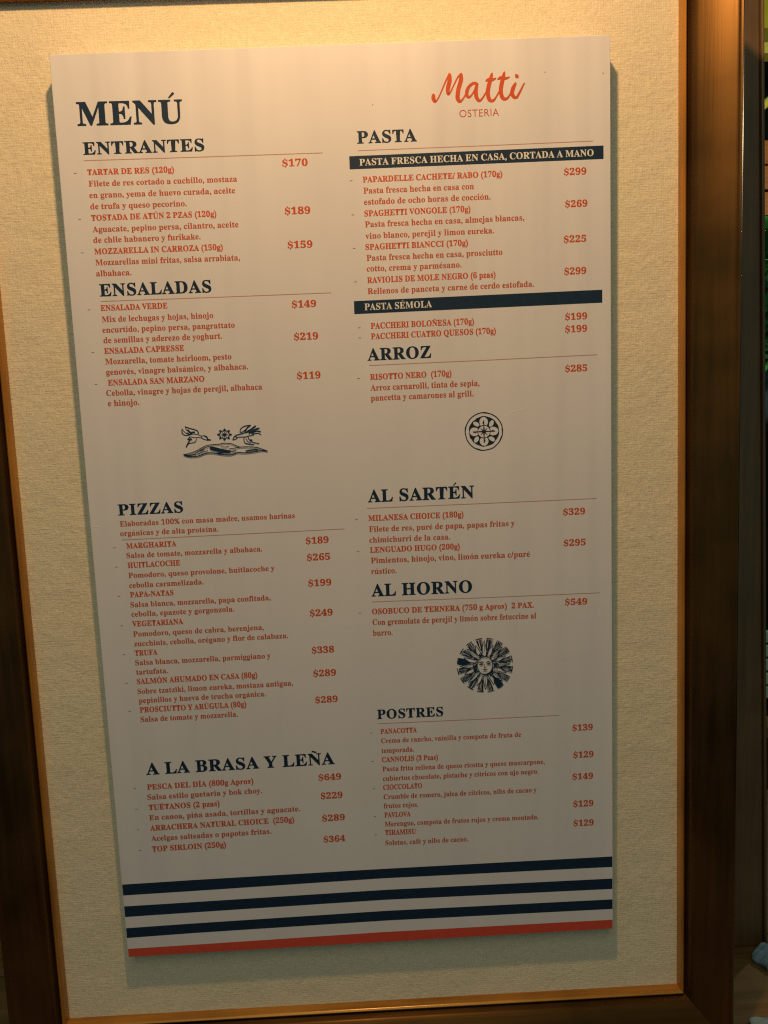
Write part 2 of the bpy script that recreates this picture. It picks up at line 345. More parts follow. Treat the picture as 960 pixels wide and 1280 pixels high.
# ------------------------------------------------------------------ materials
def nodes(name):
    m = bpy.data.materials.new(name); m.use_nodes = True
    nt = m.node_tree; return m, nt, nt.nodes['Principled BSDF']
def N(nt, t, **kw):
    n = nt.nodes.new(t)
    for k, v in kw.items(): setattr(n, k, v)
    return n
def noise(nt, coord, scale, detail=3, rough=.5, mp=(1, 1, 1), rot=(0, 0, 0)):
    mpn = N(nt, 'ShaderNodeMapping'); mpn.inputs['Scale'].default_value = mp; mpn.inputs['Rotation'].default_value = rot
    nt.links.new(coord, mpn.inputs['Vector'])
    n = N(nt, 'ShaderNodeTexNoise'); n.inputs['Scale'].default_value = scale; n.inputs['Detail'].default_value = detail
    n.inputs['Roughness'].default_value = rough
    nt.links.new(mpn.outputs[0], n.inputs['Vector']); return n.outputs[0]
def ramp(nt, fac, stops):
    r = N(nt, 'ShaderNodeValToRGB'); cr = r.color_ramp
    while len(cr.elements) < len(stops): cr.elements.new(.5)
    for e, (p, c) in zip(cr.elements, stops): e.position = p; e.color = (*c, 1)
    nt.links.new(fac, r.inputs[0]); return r.outputs[0]
def bump(nt, h, strength, dist, normal=None):
    b = N(nt, 'ShaderNodeBump'); b.inputs['Strength'].default_value = strength; b.inputs['Distance'].default_value = dist
    nt.links.new(h, b.inputs['Height'])
    if normal: nt.links.new(normal, b.inputs['Normal'])
    return b.outputs[0]
def math_(nt, op, a, b):
    n = N(nt, 'ShaderNodeMath', operation=op)
    for i, x in enumerate((a, b)):
        if isinstance(x, (int, float)): n.inputs[i].default_value = x
        else: nt.links.new(x, n.inputs[i])
    return n.outputs[0]
def flat(name, col, rough=.4, spec=.4, var=0.0, vs=60):
    m, nt, p = nodes(name)
    p.inputs['Base Color'].default_value = (*col, 1); p.inputs['Roughness'].default_value = rough
    p.inputs['Specular IOR Level'].default_value = spec
    tc = N(nt, 'ShaderNodeTexCoord')
    if var:
        n = noise(nt, tc.outputs['Object'], vs, 4)
        c = ramp(nt, n, [(.3, tuple(x*(1-var) for x in col)), (.7, tuple(min(1, x*(1+var)) for x in col))])
        nt.links.new(c, p.inputs['Base Color'])
    return m
def wood(name, dark, light, rough=.3, axis='Z', coat=.5, gs=1.0, spec=.5, tint=(1, 1, 1)):
    m, nt, p = nodes(name); tc = N(nt, 'ShaderNodeTexCoord')
    sc = {'Z': (1, 1, .05), 'X': (.05, 1, 1)}[axis]
    a = noise(nt, tc.outputs['Object'], 130*gs, 6, .6, sc)
    b = noise(nt, tc.outputs['Object'], 420*gs, 4, .6, tuple(s if s == 1 else .02 for s in sc))
    cl = noise(nt, tc.outputs['Object'], 14, 3, .5)
    h = math_(nt, 'ADD', math_(nt, 'MULTIPLY', a, .6), math_(nt, 'MULTIPLY', cl, .4))
    c = ramp(nt, h, [(.36, dark), (.62, light)])
    nt.links.new(c, p.inputs['Base Color'])
    rr = ramp(nt, cl, [(.3, (rough*.8,)*3), (.7, (rough*1.25,)*3)]); nt.links.new(rr, p.inputs['Roughness'])
    p.inputs['Specular IOR Level'].default_value = spec; p.inputs['Specular Tint'].default_value = (*tint, 1)
    p.inputs['Coat Weight'].default_value = coat; p.inputs['Coat Roughness'].default_value = rough*.8
    nt.links.new(bump(nt, b, .25, .0004), p.inputs['Normal'])
    return m
def linen():
    m, nt, p = nodes('linen'); tc = N(nt, 'ShaderNodeTexCoord'); o = tc.outputs['Object']
    hx = noise(nt, o, 520, 4, .65, (.3, 1, 1))           # weft slubs (long in x)
    vx = noise(nt, o, 520, 4, .65, (1, 1, .3))           # warp slubs (long in z)
    fz = noise(nt, o, 1500, 3, .7)
    lo = noise(nt, o, 26, 4, .6)
    pt = noise(nt, o, 9, 3, .5)
    mixw = math_(nt, 'MULTIPLY', hx, 1.0)
    s = math_(nt, 'ADD', math_(nt, 'ADD', math_(nt, 'MULTIPLY', hx, 1.0), math_(nt, 'MULTIPLY', vx, 1.0)), math_(nt, 'MULTIPLY', fz, .6))
    wv = N(nt, 'ShaderNodeTexWave', wave_type='BANDS', bands_direction='X'); wv.inputs['Scale'].default_value = 155; wv.inputs['Distortion'].default_value = 5; wv.inputs['Detail Scale'].default_value = 30
    wh = N(nt, 'ShaderNodeTexWave', wave_type='BANDS', bands_direction='Z'); wh.inputs['Scale'].default_value = 155; wh.inputs['Distortion'].default_value = 5; wh.inputs['Detail Scale'].default_value = 30
    nt.links.new(o, wv.inputs['Vector']); nt.links.new(o, wh.inputs['Vector'])
    weave = math_(nt, 'ADD', wv.outputs['Fac'], wh.outputs['Fac'])
    s = math_(nt, 'ADD', s, math_(nt, 'MULTIPLY', weave, .10))
    c = ramp(nt, math_(nt, 'DIVIDE', s, 3.0), [(.3, (.68, .58, .40)), (.66, (.95, .83, .62))])
    mx = N(nt, 'ShaderNodeMix', data_type='RGBA'); nt.links.new(c, mx.inputs[6]); mx.inputs[7].default_value = (.74, .70, .50, 1)
    nt.links.new(math_(nt, 'MULTIPLY', ramp(nt, pt, [(.45, (0, 0, 0)), (.75, (1, 1, 1))]), .35), mx.inputs[0])
    nt.links.new(mx.outputs[2], p.inputs['Base Color'])
    p.inputs['Roughness'].default_value = .9; p.inputs['Specular IOR Level'].default_value = .15
    p.inputs['Sheen Weight'].default_value = .25; p.inputs['Sheen Roughness'].default_value = .5
    b1 = bump(nt, lo, .45, .005)
    nt.links.new(bump(nt, s, .7, .0008, b1), p.inputs['Normal'])
    return m
def board_mat():
    m, nt, p = nodes('matte_white_board'); tc = N(nt, 'ShaderNodeTexCoord'); o = tc.outputs['Object']
    n = noise(nt, o, 5, 3, .5, (3, 1, 1)); f = noise(nt, o, 500, 3, .6)
    c = ramp(nt, n, [(.3, (.69, .66, .68)), (.7, (.72, .69, .71))]); nt.links.new(c, p.inputs['Base Color'])
    nt.links.new(ramp(nt, n, [(.3, (.30,)*3), (.7, (.44,)*3)]), p.inputs['Roughness'])
    p.inputs['Specular IOR Level'].default_value = .35
    b1 = bump(nt, noise(nt, o, 6.0, 2, .5, (3.5, 1, .18)), .55, .010)
    nt.links.new(bump(nt, f, .12, .0002, b1), p.inputs['Normal'])
    return m
NAVY = flat('navy_ink', (.008, .025, .056), .5, .25, .12, 200)
RED = flat('terracotta_ink', (.57, .078, .018), .5, .25, .08, 200)
REDB = flat('terracotta_body_ink', (.50, .085, .030), .5, .25, .08, 200)
DASH = flat('grey_ink', (.24, .16, .12), .5, .3)
RULE = flat('rule_ink', (.52, .26, .18), .5, .3)
REDS = flat('red_stripe_ink', (.60, .075, .045), .5, .25, .06, 150)
LINEN = linen(); BOARD = board_mat()
PAPER = flat('pale_print', (.74, .70, .65), .5, .25)
SCR = flat('scuff', (.86, .82, .78), .7, .3)
EDGE = flat('board_edge', (.62, .58, .50), .6, .2, .05)
WOODZ = wood('dark_stained_wood', (.010, .0055, .0025), (.036, .017, .006), .36, 'Z', .06, 1.0, 1.15, (1, .50, .13))
WOODX = wood('dark_stained_wood_across', (.010, .0055, .0025), (.036, .017, .006), .34, 'X', .03, 1.0, .45, (1, .50, .13))
GOLDZ = wood('gilt_wood', (.22, .085, .012), (.42, .18, .03), .26, 'Z', .2, 1.0, 1.0, (1, .62, .2))
GOLDX = wood('gilt_wood_across', (.22, .085, .012), (.42, .18, .03), .26, 'X', .2, 1.0, 1.0, (1, .62, .2))
# ------------------------------------------------------------------ picture frame
HX, HZ, LY = .2899, .4600, .0185
HT = .4397       # half size of the linen opening, depth of the linen plane
frame = empty('picture_frame', (0, LY, -HZ-.04))
tag(frame, 'large dark stained wooden frame with gilt inner bead around a cream linen panel', 'picture frame')
def rail(name, prof, side, mat):
    # prof: (offset outward from the linen edge, Y); side 0 right,1 left,2 bottom,3 top; mitred at 45 degrees
    V = []
    for e in (-1, 1):
        for o, y in prof:
            if side == 0: V.append((HX+o, y, HT+o if e > 0 else -HZ-o))
            elif side == 1: V.append((-HX-o, y, HT+o if e > 0 else -HZ-o))
            elif side == 2: V.append((e*(HX+o), y, -HZ-o))
            else: V.append((e*(HX+o), y, HT+o))
    n = len(prof); F = [(i, (i+1) % n, n+(i+1) % n, n+i) for i in range(n)]
    F += [tuple(range(n)), tuple(range(2*n-1, n-1, -1))]
    # subdivide long faces a little is not needed: straight sweep
    ob = mesh(name, V, F, mat, frame); fixn(ob)
    for p in ob.data.polygons:
        if len(p.vertices) == 4: p.use_smooth = True
    es = ob.modifiers.new('edge_split', 'EDGE_SPLIT'); es.split_angle = R_(38)
    return ob
bead = [(0, LY-.0003), (.0005, .0110), (.0013, .0094), (.0022, .0087), (.0031, .0090), (.0039, .0102), (.0044, .0125), (.0044, .030), (0, .030)]
cove = []
for i in range(13):
    t = i/12.0
    cove.append((.0085+.0268*t, .0045-.0268*(.92*t-.19*t*t)))
wprof = [(.0045, .040), (.0045, .0128), (.0056, .0110), (.0064, .0085), (.0076, .0065)] + cove + \
        [(.0358, -.0156), (.0367, -.0172), (.0378, -.0178), (.0389, -.0170), (.0396, -.0150), (.0399, -.0120), (.0401, .040)]
for s in range(4):
    rail('rail', wprof, s, WOODZ if s < 2 else WOODX)
for s in range(4):
    rail('gilt_bead', bead, s, GOLDZ if s < 2 else GOLDX)
v, fc = box(-HX-.004, HX+.004, LY, LY+.006, -HZ-.004, HT+.004)
mesh('linen_panel', v, fc, LINEN, frame)
v, fc = box(-HX-.02, HX+.02, .0402, .045, -HZ-.02, HT+.02)
mesh('back_board', v, fc, WOODZ, frame)
LEAN = .011            # the framed linen leans back a little behind the board
for ch in list(frame.children):
    for vv in ch.data.vertices: vv.co.y += LEAN*vv.co.z
# ------------------------------------------------------------------ menu board
menu = empty('menu_board', (0, 0, -.391))
tag(menu, 'tall white printed menu board with navy headings and orange dishes mounted on linen', 'menu board')
cr = [(-.2247, .3898), (.2254, .3914), (.2244, -.3897), (-.2255, -.3914)]
V = [(x, y, z) for y in (0, 1) for x, z in cr]
V = [(x, LY+LEAN*z-.0004 if y else 0, z) for x, y, z in V]
o = mesh('panel', V, [(0, 3, 2, 1), (4, 5, 6, 7), (0, 1, 5, 4), (1, 2, 6, 5), (2, 3, 7, 6), (3, 0, 4, 7)], BOARD, menu); fixn(o); bevel(o, .0006, 2)
YP = -.0001            # print sits a tenth of a millimetre proud of the board
# ---- glyph outlines from the built-in vector font, cached as flat meshes
fc_ = bpy.data.curves.new('glyph', 'FONT'); fo = bpy.data.objects.new('glyph', fc_); COL.objects.link(fo)
def bold(c):
    if 'A' <= c <= 'Z': return chr(0x1D400+ord(c)-65)
    if 'a' <= c <= 'z': return chr(0x1D41A+ord(c)-97)
    if '0' <= c <= '9': return chr(0x1D7CE+ord(c)-48)
    return c
def raw(body, off, res):
    fc_.body = body; fc_.offset = off; fc_.resolution_u = res; fc_.size = 1.0
    dg = bpy.context.evaluated_depsgraph_get(); dg.update()
    m = bpy.data.meshes.new_from_object(fo.evaluated_get(dg))
    vs = [(v.co.x, v.co.y) for v in m.vertices]; fs = [tuple(p.vertices) for p in m.polygons]
    bpy.data.meshes.remove(m); return vs, fs
CACHE = {}
ACC = {'Á': 'A', 'É': 'E', 'Í': 'I', 'Ó': 'O', 'Ú': 'U', 'Ñ': 'N', 'á': 'a', 'é': 'e', 'í': 'i', 'ó': 'o', 'ú': 'u', 'ñ': 'n'}
def islands_below(vs, fs, ycut):
    keep = [f for f in fs if sum(vs[i][1] for i in f)/len(f) < ycut]
    return vs, keep
def glyph(ch, st):
    key = (ch, st)
    if key in CACHE: return CACHE[key]
    off, res, serif = st
    if ch == ' ':
        g = ([], [], .25); CACHE[key] = g; return g
    base = ACC.get(ch, ch)
    c = bold(base) if serif else base
    if ch == '$' and serif: c = bold('S')
    o2 = off if not (serif and c == base) else off+.012
    vs, fs = raw(c, o2, res)
    w2, _ = raw(c+'.', 0, 1); w1, _ = raw('.', 0, 1)
    adv = max(x for x, y in w2)-max(x for x, y in w1)
    vs = list(vs); fs = list(fs)
    if ch in ACC:
        up = ch.isupper()
        if ch == 'í': vs, fs = islands_below(vs, fs, .50)
        fs = list(fs)
        used = [vs[i] for f in fs for i in f]
        cx = (min(x for x, y in used)+max(x for x, y in used))/2; top = max(y for x, y in used)
        k = len(vs)
        if ch in 'Ññ':
            pts = []; n = 8; t0 = .042+off*.6
            W = .135 if up else .115; y0 = top+.09
            for i in range(n+1):
                u = -1+2*i/n; pts.append((cx+W*u, y0+.028*math.sin(-u*math.pi*.9)))
            for i, (x, y) in enumerate(pts):
                tt = t0*(.35+.65*math.cos((i/n-.5)*2.4)); vs += [(x, y+tt), (x, y-tt)]
            fs += [(k+2*i, k+2*i+1, k+2*i+3, k+2*i+2) for i in range(n)]
        else:
            y0 = top+(.045 if up else .055); a = off*.5
            vs += [(cx-.055-a, y0), (cx-.01, y0-a*.3), (cx+.115+a, y0+.105), (cx+.13+a, y0+.14), (cx+.105, y0+.165+a), (cx+.065, y0+.155+a)]
            fs += [tuple(range(k, k+6))]
    if ch == '$' and serif:
        xs = [x for x, y in vs]; cx = (min(xs)+max(xs))/2; top = max(y for x, y in vs); bot = min(y for x, y in vs); hw = .036+off
        for a, b in ((top-.004, top+.12), (bot-.12, bot+.004)):
            k = len(vs); vs += [(cx-hw, a), (cx+hw, a), (cx+hw, b), (cx-hw, b)]; fs.append((k, k+1, k+2, k+3))
        m_ = [(x, y) for x, y in vs]
        vs = [(x*.95, y*.92+.02) for x, y in m_]; adv *= .95
    if serif and ch in '().,-/%': adv += .01
    g = (vs, fs, adv); CACHE[key] = g; return g
STY = {'H': (.015, 8, True), 'N': (.017, 4, True), 'D': (.008, 3, True), 'P': (.017, 4, True), 'W': (.006, 4, True), 'O': (-.004, 5, False)}
def text_obj(name, s, kind, x0, z0, x1, z1, cap, mat, y=YP, track=0.0):
    st = STY[kind]
    hv, _, _ = glyph('H', st); ch = max(v[1] for v in hv)-min(v[1] for v in hv); hb = min(v[1] for v in hv)
    V = []; F = []; LV = []; i_ = 0; pen = 0.0
    for c in s:
        vs, fs, adv = glyph(c, st)
        k = len(V); V += [(x+pen, yy-hb) for x, yy in vs]; LV += [i_ % 3]*len(vs); i_ += 1; F += [tuple(k+i for i in f) for f in fs]
        pen += adv+track
    used = set(i for f in F for i in f)
    a = min(V[i][0] for i in used); b = max(V[i][0] for i in used)
    sx = (math.hypot(x1-x0, z1-z0))/1000.0/(b-a); sz = cap/1000.0/ch
    th = math.atan2(z1-z0, x1-x0); ct, sn = math.cos(th), math.sin(th)
    W = []
    for (x, yy), lv in zip(V, LV):
        u = (x-a)*sx; v_ = yy*sz
        W.append((x0/1000+u*ct-v_*sn, y-lv*.000012, z0/1000+u*sn+v_*ct))
    return mesh(name, W, F, mat, menu)
NAME = {'H': ('heading', NAVY), 'N': ('dish_name', RED), 'D': ('description', REDB), 'P': ('price', RED), 'W': ('banner_text', PAPER), 'O': ('logo_subtitle', REDB)}
for k, s, x0, z0, x1, z1, cap in T['rows']:
    nm, mt = NAME[k]
    text_obj(nm, s, k, x0, z0, x1, z1, cap, mt, y=YP if k != 'W' else YP-.0001, track={'H': .035, 'N': .02, 'D': .012, 'P': .02, 'W': .015, 'O': .03}.get(k, 0.0))
bpy.data.objects.remove(fo); bpy.data.curves.remove(fc_)
def poly(name, pts, mat, y=YP):
    return mesh(name, [(x/1000, y, z/1000) for x, z in pts], [tuple(range(len(pts)))], mat, menu)
d0 = None
for x, z in T['dash']:
    if d0 is None:
        d0 = mesh('bullet_dash', [(-.0011, 0, -.00025), (.0011, 0, -.00025), (.0011, 0, .00025), (-.0011, 0, .00025)], [(0, 1, 2, 3)], DASH, menu)
        d0.matrix_parent_inverse = Matrix.Identity(4); c = d0
    else:
        c = d0.copy(); COL.objects.link(c); c.parent = menu
    c.location = (x/1000, YP, z/1000+.391)
for ln in T['rule']:
    h = .28; n = len(ln)
    mesh('rule_line', [(x/1000, YP, (z+h)/1000) for x, z in ln]+[(x/1000, YP, (z-h)/1000) for x, z in ln], [(i, n+i, n+i+1, i+1) for i in range(n-1)], RULE, menu)
for bn in T['banner']: poly('banner', bn, NAVY)
EX = [(-225.3, 1), (224.2, -1)]
for i, (tp, bt) in enumerate(T['stripe']):
    tp = [list(p) for p in tp]; bt = [list(p) for p in bt]
    for row in (tp, bt):
        for j, lim in ((0, -224.9), (-1, 223.9)): row[j][0] = lim
    if i == 3:
        bt = [[x, -391.2+(x+225.5)*(1.7/450)+.3] for x, z in bt]
    n = len(tp)
    mesh('stripe', [(x/1000, YP, z/1000) for x, z in tp+bt], [(j, n+j, n+j+1, j+1) for j in range(n-1)], REDS if i == 3 else NAVY, menu)
def strokes(name, data, mat, y=YP, par=None, sub=4, lay=.000012):
    V = []; F = []
    for si, st in enumerate(data):
        P = [Vector((a/1000, b/1000)) for a, b, w_ in st]; Wd = [w_/1000 for a, b, w_ in st]
        # Catmull-Rom smoothing
        pts = []; ws = []
        if len(P) > 2 and sub > 1:
            for i in range(len(P)-1):
                p0 = P[max(i-1, 0)]; p1 = P[i]; p2 = P[i+1]; p3 = P[min(i+2, len(P)-1)]
                for j in range(sub):
                    t = j/sub
                    q = .5*((2*p1)+(p2-p0)*t+(2*p0-5*p1+4*p2-p3)*t*t+(3*p1-p0-3*p2+p3)*t**3)
                    pts.append(q); ws.append(Wd[i]*(1-t)+Wd[i+1]*t)
            pts.append(P[-1]); ws.append(Wd[-1])
        else: pts = P; ws = Wd
        yy = y-lay*si; rows = []
        # round ends by fanned caps
        n = len(pts)
        for i in range(n):
            d = (pts[min(i+1, n-1)]-pts[max(i-1, 0)])
            if d.length < 1e-9: d = Vector((1, 0))
            d.normalize(); nn = Vector((-d.y, d.x))
            k = len(V); a = pts[i]+nn*ws[i]/2; b = pts[i]-nn*ws[i]/2
            V += [(a.x, yy, a.y), (b.x, yy, b.y)]; rows.append(k)
            if i in (0, n-1):
                e = pts[i]+d*(-1 if i == 0 else 1)*ws[i]*.45; V.append((e.x, yy, e.y)); F.append((k, k+1, k+2))
        F += [(rows[i], rows[i]+1, rows[i+1]+1, rows[i+1]) for i in range(n-1)]
    o = mesh(name, V, F, mat, menu)
    return o
strokes('logo_script', [[(a, b, c*1.18) for a, b, c in s_] for s_ in T['logo']], RED, sub=5)
strokes('swallow_emblem', T['birds'], NAVY, sub=3)
for sc_ in T['scratch']: strokes('scratch', [sc_], SCR, sub=4)
for x, z in T['speck']:
    a = [random.uniform(.3, .7) for _ in range(7)]
    poly('ink_speck', [(x+a[i]*math.cos(i*.897), z+a[i]*math.sin(i*.897)) for i in range(7)], DASH)
# ---- round tile emblem
def ell(cx, cz, rx, rz, n=40, j=0.0, rot=0):
    out = []
    for i in range(n):
        a = 2*math.pi*i/n; r = 1+random.uniform(-j, j)
        x, z = rx*r*math.cos(a), rz*r*math.sin(a)
        out.append((cx+x*math.cos(rot)-z*math.sin(rot), cz+x*math.sin(rot)+z*math.cos(rot)))
    return out
def layers(name, polys, mat, y):
    V = []; F = []
    for i, p in enumerate(polys):
        k = len(V); V += [(x/1000, y-.000008*i, z/1000) for x, z in p]; F.append(tuple(range(k, k+len(p))))
    return mesh(name, V, F, mat, menu)
cx, cz = T['misc']['ring']
r = 16.0; pts = ell(cx, cz, r, r, 30, .012); pts.append(pts[0])
strokes('ring_emblem', [[(x, z, .9 if i % 7 else 1.3) for i, (x, z) in enumerate(pts)]], NAVY, sub=3)
layers('ring_emblem_disc', [ell(cx, cz, 12.9, 12.9, 34, .03)], NAVY, YP)
pet = []
for q_ in range(4):
    a = q_*math.pi/2; c_, s_ = math.cos(a), math.sin(a)
    pet.append(ell(cx+8.1*c_, cz+8.1*s_, 4.2, 3.7, 18, .04, a))
    pet.append([(cx+u*c_-v_*s_, cz+u*s_+v_*c_) for u, v_ in ((4.2, 2.2), (8.4, 3.4), (8.4, -3.4), (4.2, -2.2))])
for q_ in range(4):
    a = q_*math.pi/2+math.pi/4
    pet.append(ell(cx+9.3*math.cos(a), cz+9.3*math.sin(a), 2.9, 1.75, 14, .07, a+.25))
pet.append(ell(cx, cz, 5.3, 5.3, 26, .02))
layers('ring_emblem_petals', pet, BOARD, YP-.00004)
st = []
for q_ in range(4):
    a = q_*math.pi/2; c_, s_ = math.cos(a), math.sin(a)
    st.append([(cx, cz, 1.5), (cx+5*c_, cz+5*s_, .8), (cx+9.3*c_, cz+9.3*s_, .9)])
    st.append([(cx+7.2*c_-.6*s_, cz+7.2*s_+.6*c_, 1.3), (cx+8.7*c_, cz+8.7*s_, .6)])
    a += math.pi/4; st.append([(cx, cz, 1.2), (cx+4.0*math.cos(a), cz+4.0*math.sin(a), .4)])
p2 = ell(cx, cz, 5.4, 5.4, 24, .02); p2.append(p2[0]); st.append([(x, z, .55) for x, z in p2])
strokes('ring_emblem_star', st, NAVY, y=YP-.0002, sub=2)
# ---- sun face emblem
cx, cz = T['misc']['sun']; st = []; rays = []; hat = []
RS = 24.6; n = 16
for i in range(n):
    a = math.pi/2+2*math.pi*i/n; L_ = RS*random.uniform(.93, .99)
    c_, s_ = math.cos(a), math.sin(a)
    P_ = lambda u, v_: (cx+u*c_-v_*s_, cz+u*s_+v_*c_)
    wv = [0, .5, -.5, .3, 0, -.4, .5, 0][i % 8]
    # outlined pointed ray
    L1 = L_*(.86 if i % 2 else .93)
    st.append([(*P_(10, 1.5), .5), (*P_((10+L1)/2, 1.9+wv), .7), (*P_(L1, 0), .4)])
    st.append([(*P_(10, -1.5), .5), (*P_((10+L1)/2, -1.3+wv), .7), (*P_(L1, 0), .4)])
    if i % 2 == 0: st.append([(*P_(12, 0), .3), (*P_(L1*.85, 0), .5)])
    # fanned hatch bundle between the rays
    a2 = a+math.pi/n
    solid = i in (3, 9)
    for j in range(7):
        j = (j-3)*.667+2; aj = a2+(j-2)*.054+random.uniform(-.01, .01); cj, sj = math.cos(aj), math.sin(aj)
        R2 = RS*random.uniform(.95, 1.02)*(1 if .9 < j < 3.1 else .97)
        bend = random.uniform(-.03, .03)
        r0 = 12.5+abs(j-2)*1.2
        st.append([(cx+r0*math.cos(a2+(j-2)*.03), cz+r0*math.sin(a2+(j-2)*.03), .5), (cx+18*math.cos(aj+bend), cz+18*math.sin(aj+bend), 1.3 if solid else .5), (cx+R2*cj, cz+R2*sj, 1.3 if solid else .6)])
    tip = [(cx+RS*math.cos(a2+u), cz+RS*math.sin(a2+u), .7) for u in (-.115, -.05, .02, .115)]
    st.append(tip)
for i in range(34):     # curls of hair around the face
    a = 2*math.pi*i/34
    if 4.2 < a < 5.2: continue
    r1 = random.uniform(8.2, 9.2); r2 = random.uniform(10.5, 12.5); da = random.uniform(.1, .28)*random.choice((-1, 1))
    st.append([(cx+r1*math.cos(a)*.9, cz+r1*math.sin(a), 1.0), (cx+(r1+r2)/2*math.cos(a+da), cz+(r1+r2)/2*math.sin(a+da), 1.1), (cx+r2*math.cos(a+da*.3), cz+r2*math.sin(a+da*.3), .6)])
fp = [(cx+7.0*math.cos(2*math.pi*i/24)*(1 if math.sin(2*math.pi*i/24) > 0 else .93), cz-.3+8.3*math.sin(2*math.pi*i/24), .6) for i in range(25)]
st.append(fp)
F_ = lambda x, z, w_: (cx+x, cz+z, w_)
for s_ in (-1, 1):
    st.append([F_(s_*1.2, 2.6, .6), F_(s_*3.1, 3.2, 1.0), F_(s_*5.2, 2.4, .6)])
    st.append([F_(s_*1.6, 1.2, .6), F_(s_*3.2, 1.3, 1.6), F_(s_*4.9, .9, .6)])
st += [[F_(-.5, 1.4, .3), F_(-.8, -1.4, .45), F_(-.2, -2.0, .7), F_(.9, -1.7, .6)], [F_(-2.2, -4.0, .4), F_(-.2, -3.8, .9), F_(2.0, -4.1, .4)], [F_(-1.1, -5.2, .5), F_(1.0, -5.2, .5)],
       [F_(-3.5, -7.2, .8), F_(0, -8.9, 1.6), F_(3.6, -7.0, .9)], [F_(1.5, -9.2, 1.2), F_(5.4, -6.0, 1.6), F_(6.8, -3.0, 1.0)]]
layers('sun_emblem_ground', [ell(cx, cz, 6.8, 8.2, 24)], BOARD, YP)
strokes('sun_emblem', st, NAVY, y=YP-.00003, sub=3, lay=.000004)
# ------------------------------------------------------------------ what shows past the right side of the frame
TZ = -.5056; GZ = -1.26
# console table carrying the frame and the post
BROWN = wood('worn_brown_wood', (.10, .05, .012), (.20, .105, .028), .5, 'X', .1)
DARKP = wood('dark_post_wood', (.095, .052, .018), (.16, .09, .035), .45, 'Z', .15)
table = empty('console_table', (0, .1, GZ))
tag(table, 'brown wooden console table under the framed menu and the dark post', 'table')
for i in range(4):
    y0 = -.19+.165*i
    v, fc = box(-.62, .78, y0+.001, y0+.164, TZ-.03, TZ-.0002*(i % 2))
    o = mesh('plank', v, fc, BROWN, table); fixn(o); bevel(o, .0015)
for x in (-.58, .74):
    for y in (-.15, .43):
        v, fc = box(x-.03, x+.03, y-.03, y+.03, GZ, TZ-.0305); o = mesh('leg', v, fc, BROWN, table); fixn(o); bevel(o, .003)
v, fc = box(-.55, .71, -.155, -.135, TZ-.11, TZ-.0305); fixn(mesh('apron', v, fc, BROWN, table))
# leaning dark post
post = empty('wooden_post', (.39, .14, TZ))
tag(post, 'dark wooden post with slim raised edge standing close behind the right side of the frame', 'post')
def tilt(ob, k):
    for vv in ob.data.vertices: vv.co.x += k*(vv.co.z-.47)
v, fc = box(.335, .4055, .12, .18, TZ+.0002, 1.05); o = mesh('shaft', v, fc, DARKP, post); fixn(o); tilt(o, -.0235); bevel(o, .0015)
v, fc = box(.4056, .4085, .1165, .17, TZ+.0002, 1.05); o = mesh('edge_strip', v, fc, DARKP, post); fixn(o); tilt(o, -.0235); bevel(o, .0008)
# ground and added black wall
GR = flat('dark_paving', (.035, .032, .028), .8, .2, .3, 8)
v, fc = box(-9, 9, -3.5, 3.2, GZ-.05, GZ); o = mesh('ground', v, fc, GR); fixn(o); tag(o, 'dark paving under the console table and the bench', 'ground', kind='structure')
DW = flat('backdrop_black', (.008, .012, .008), .9, .1, .4, 4)  # near-black colour stands in for the unlit distance
v, fc = box(-9, 9, 2.6, 2.7, GZ, 4.0); o = mesh('backdrop', v, fc, DW); fixn(o); tag(o, 'added black wall in shade far behind the frame', 'backdrop', kind='structure')  # added sheet that hides the world colour so the gaps stay black
# yellow panel with an olive band and a trim
YEL = flat('yellow_plaster', (.60, .55, .03), .8, .2, .15, 6)
CREAM = flat('yellow_trim', (.85, .75, .12), .6, .3)
OLV = flat('olive_paint', (.25, .22, .02), .7, .2)
ORG = wood('orange_timber', (.34, .10, .001), (.52, .17, .002), .5, 'X', .1)
BLK = flat('black_metal', (.012, .012, .012), .45, .4)
pn = empty('yellow_panel', (1.8, 2.3, 1.2)); tag(pn, 'yellow painted panel with a bright trim at the upper right edge of the picture', 'panel')
for nm, m_, z0, z1, yy in (('plaster', YEL, 1.335, 1.75, 2.2), ('olive_band', OLV, 1.285, 1.3345, 2.21), ('trim', CREAM, 1.25, 1.2845, 2.19)):
    v, fc = box(1.2, 2.5, yy, 2.26, z0, z1); fixn(mesh(nm, v, fc, m_, pn))
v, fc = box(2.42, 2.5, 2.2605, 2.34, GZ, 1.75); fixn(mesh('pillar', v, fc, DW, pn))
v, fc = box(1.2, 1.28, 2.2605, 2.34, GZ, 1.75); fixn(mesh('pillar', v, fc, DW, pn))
# curved yellow tube
def tube(name, pts, r, mat, par, seg=10):
    V = []; F = []
    for i, p in enumerate(pts):
        p = Vector(p); a = Vector(pts[max(i-1, 0)]); b = Vector(pts[min(i+1, len(pts)-1)]); d = (b-a).normalized()
        s = d.cross(Vector((0, 1, 0.01))).normalized(); t = d.cross(s)
        for j in range(seg):
            an = 2*math.pi*j/seg; q = p+(s*math.cos(an)+t*math.sin(an))*r; V.append(q)
    for i in range(len(pts)-1):
        for j in range(seg): F.append((i*seg+j, i*seg+(j+1) % seg, (i+1)*seg+(j+1) % seg, (i+1)*seg+j))
    F += [tuple(range(seg)), tuple(range(len(V)-1, len(V)-seg-1, -1))]
    o = mesh(name, V, F, mat, par, smooth=True); fixn(o); return o
arm = tube('curved_pipe', [(1.34+.06*i, 2.12, 1.01+.045*i) for i in range(5)]+[(1.64, 2.12, 1.145), (1.72, 2.12, 1.12), (1.78, 2.12, 1.04), (1.80, 2.12, .9), (1.80, 2.12, GZ)], .014, CREAM, None)
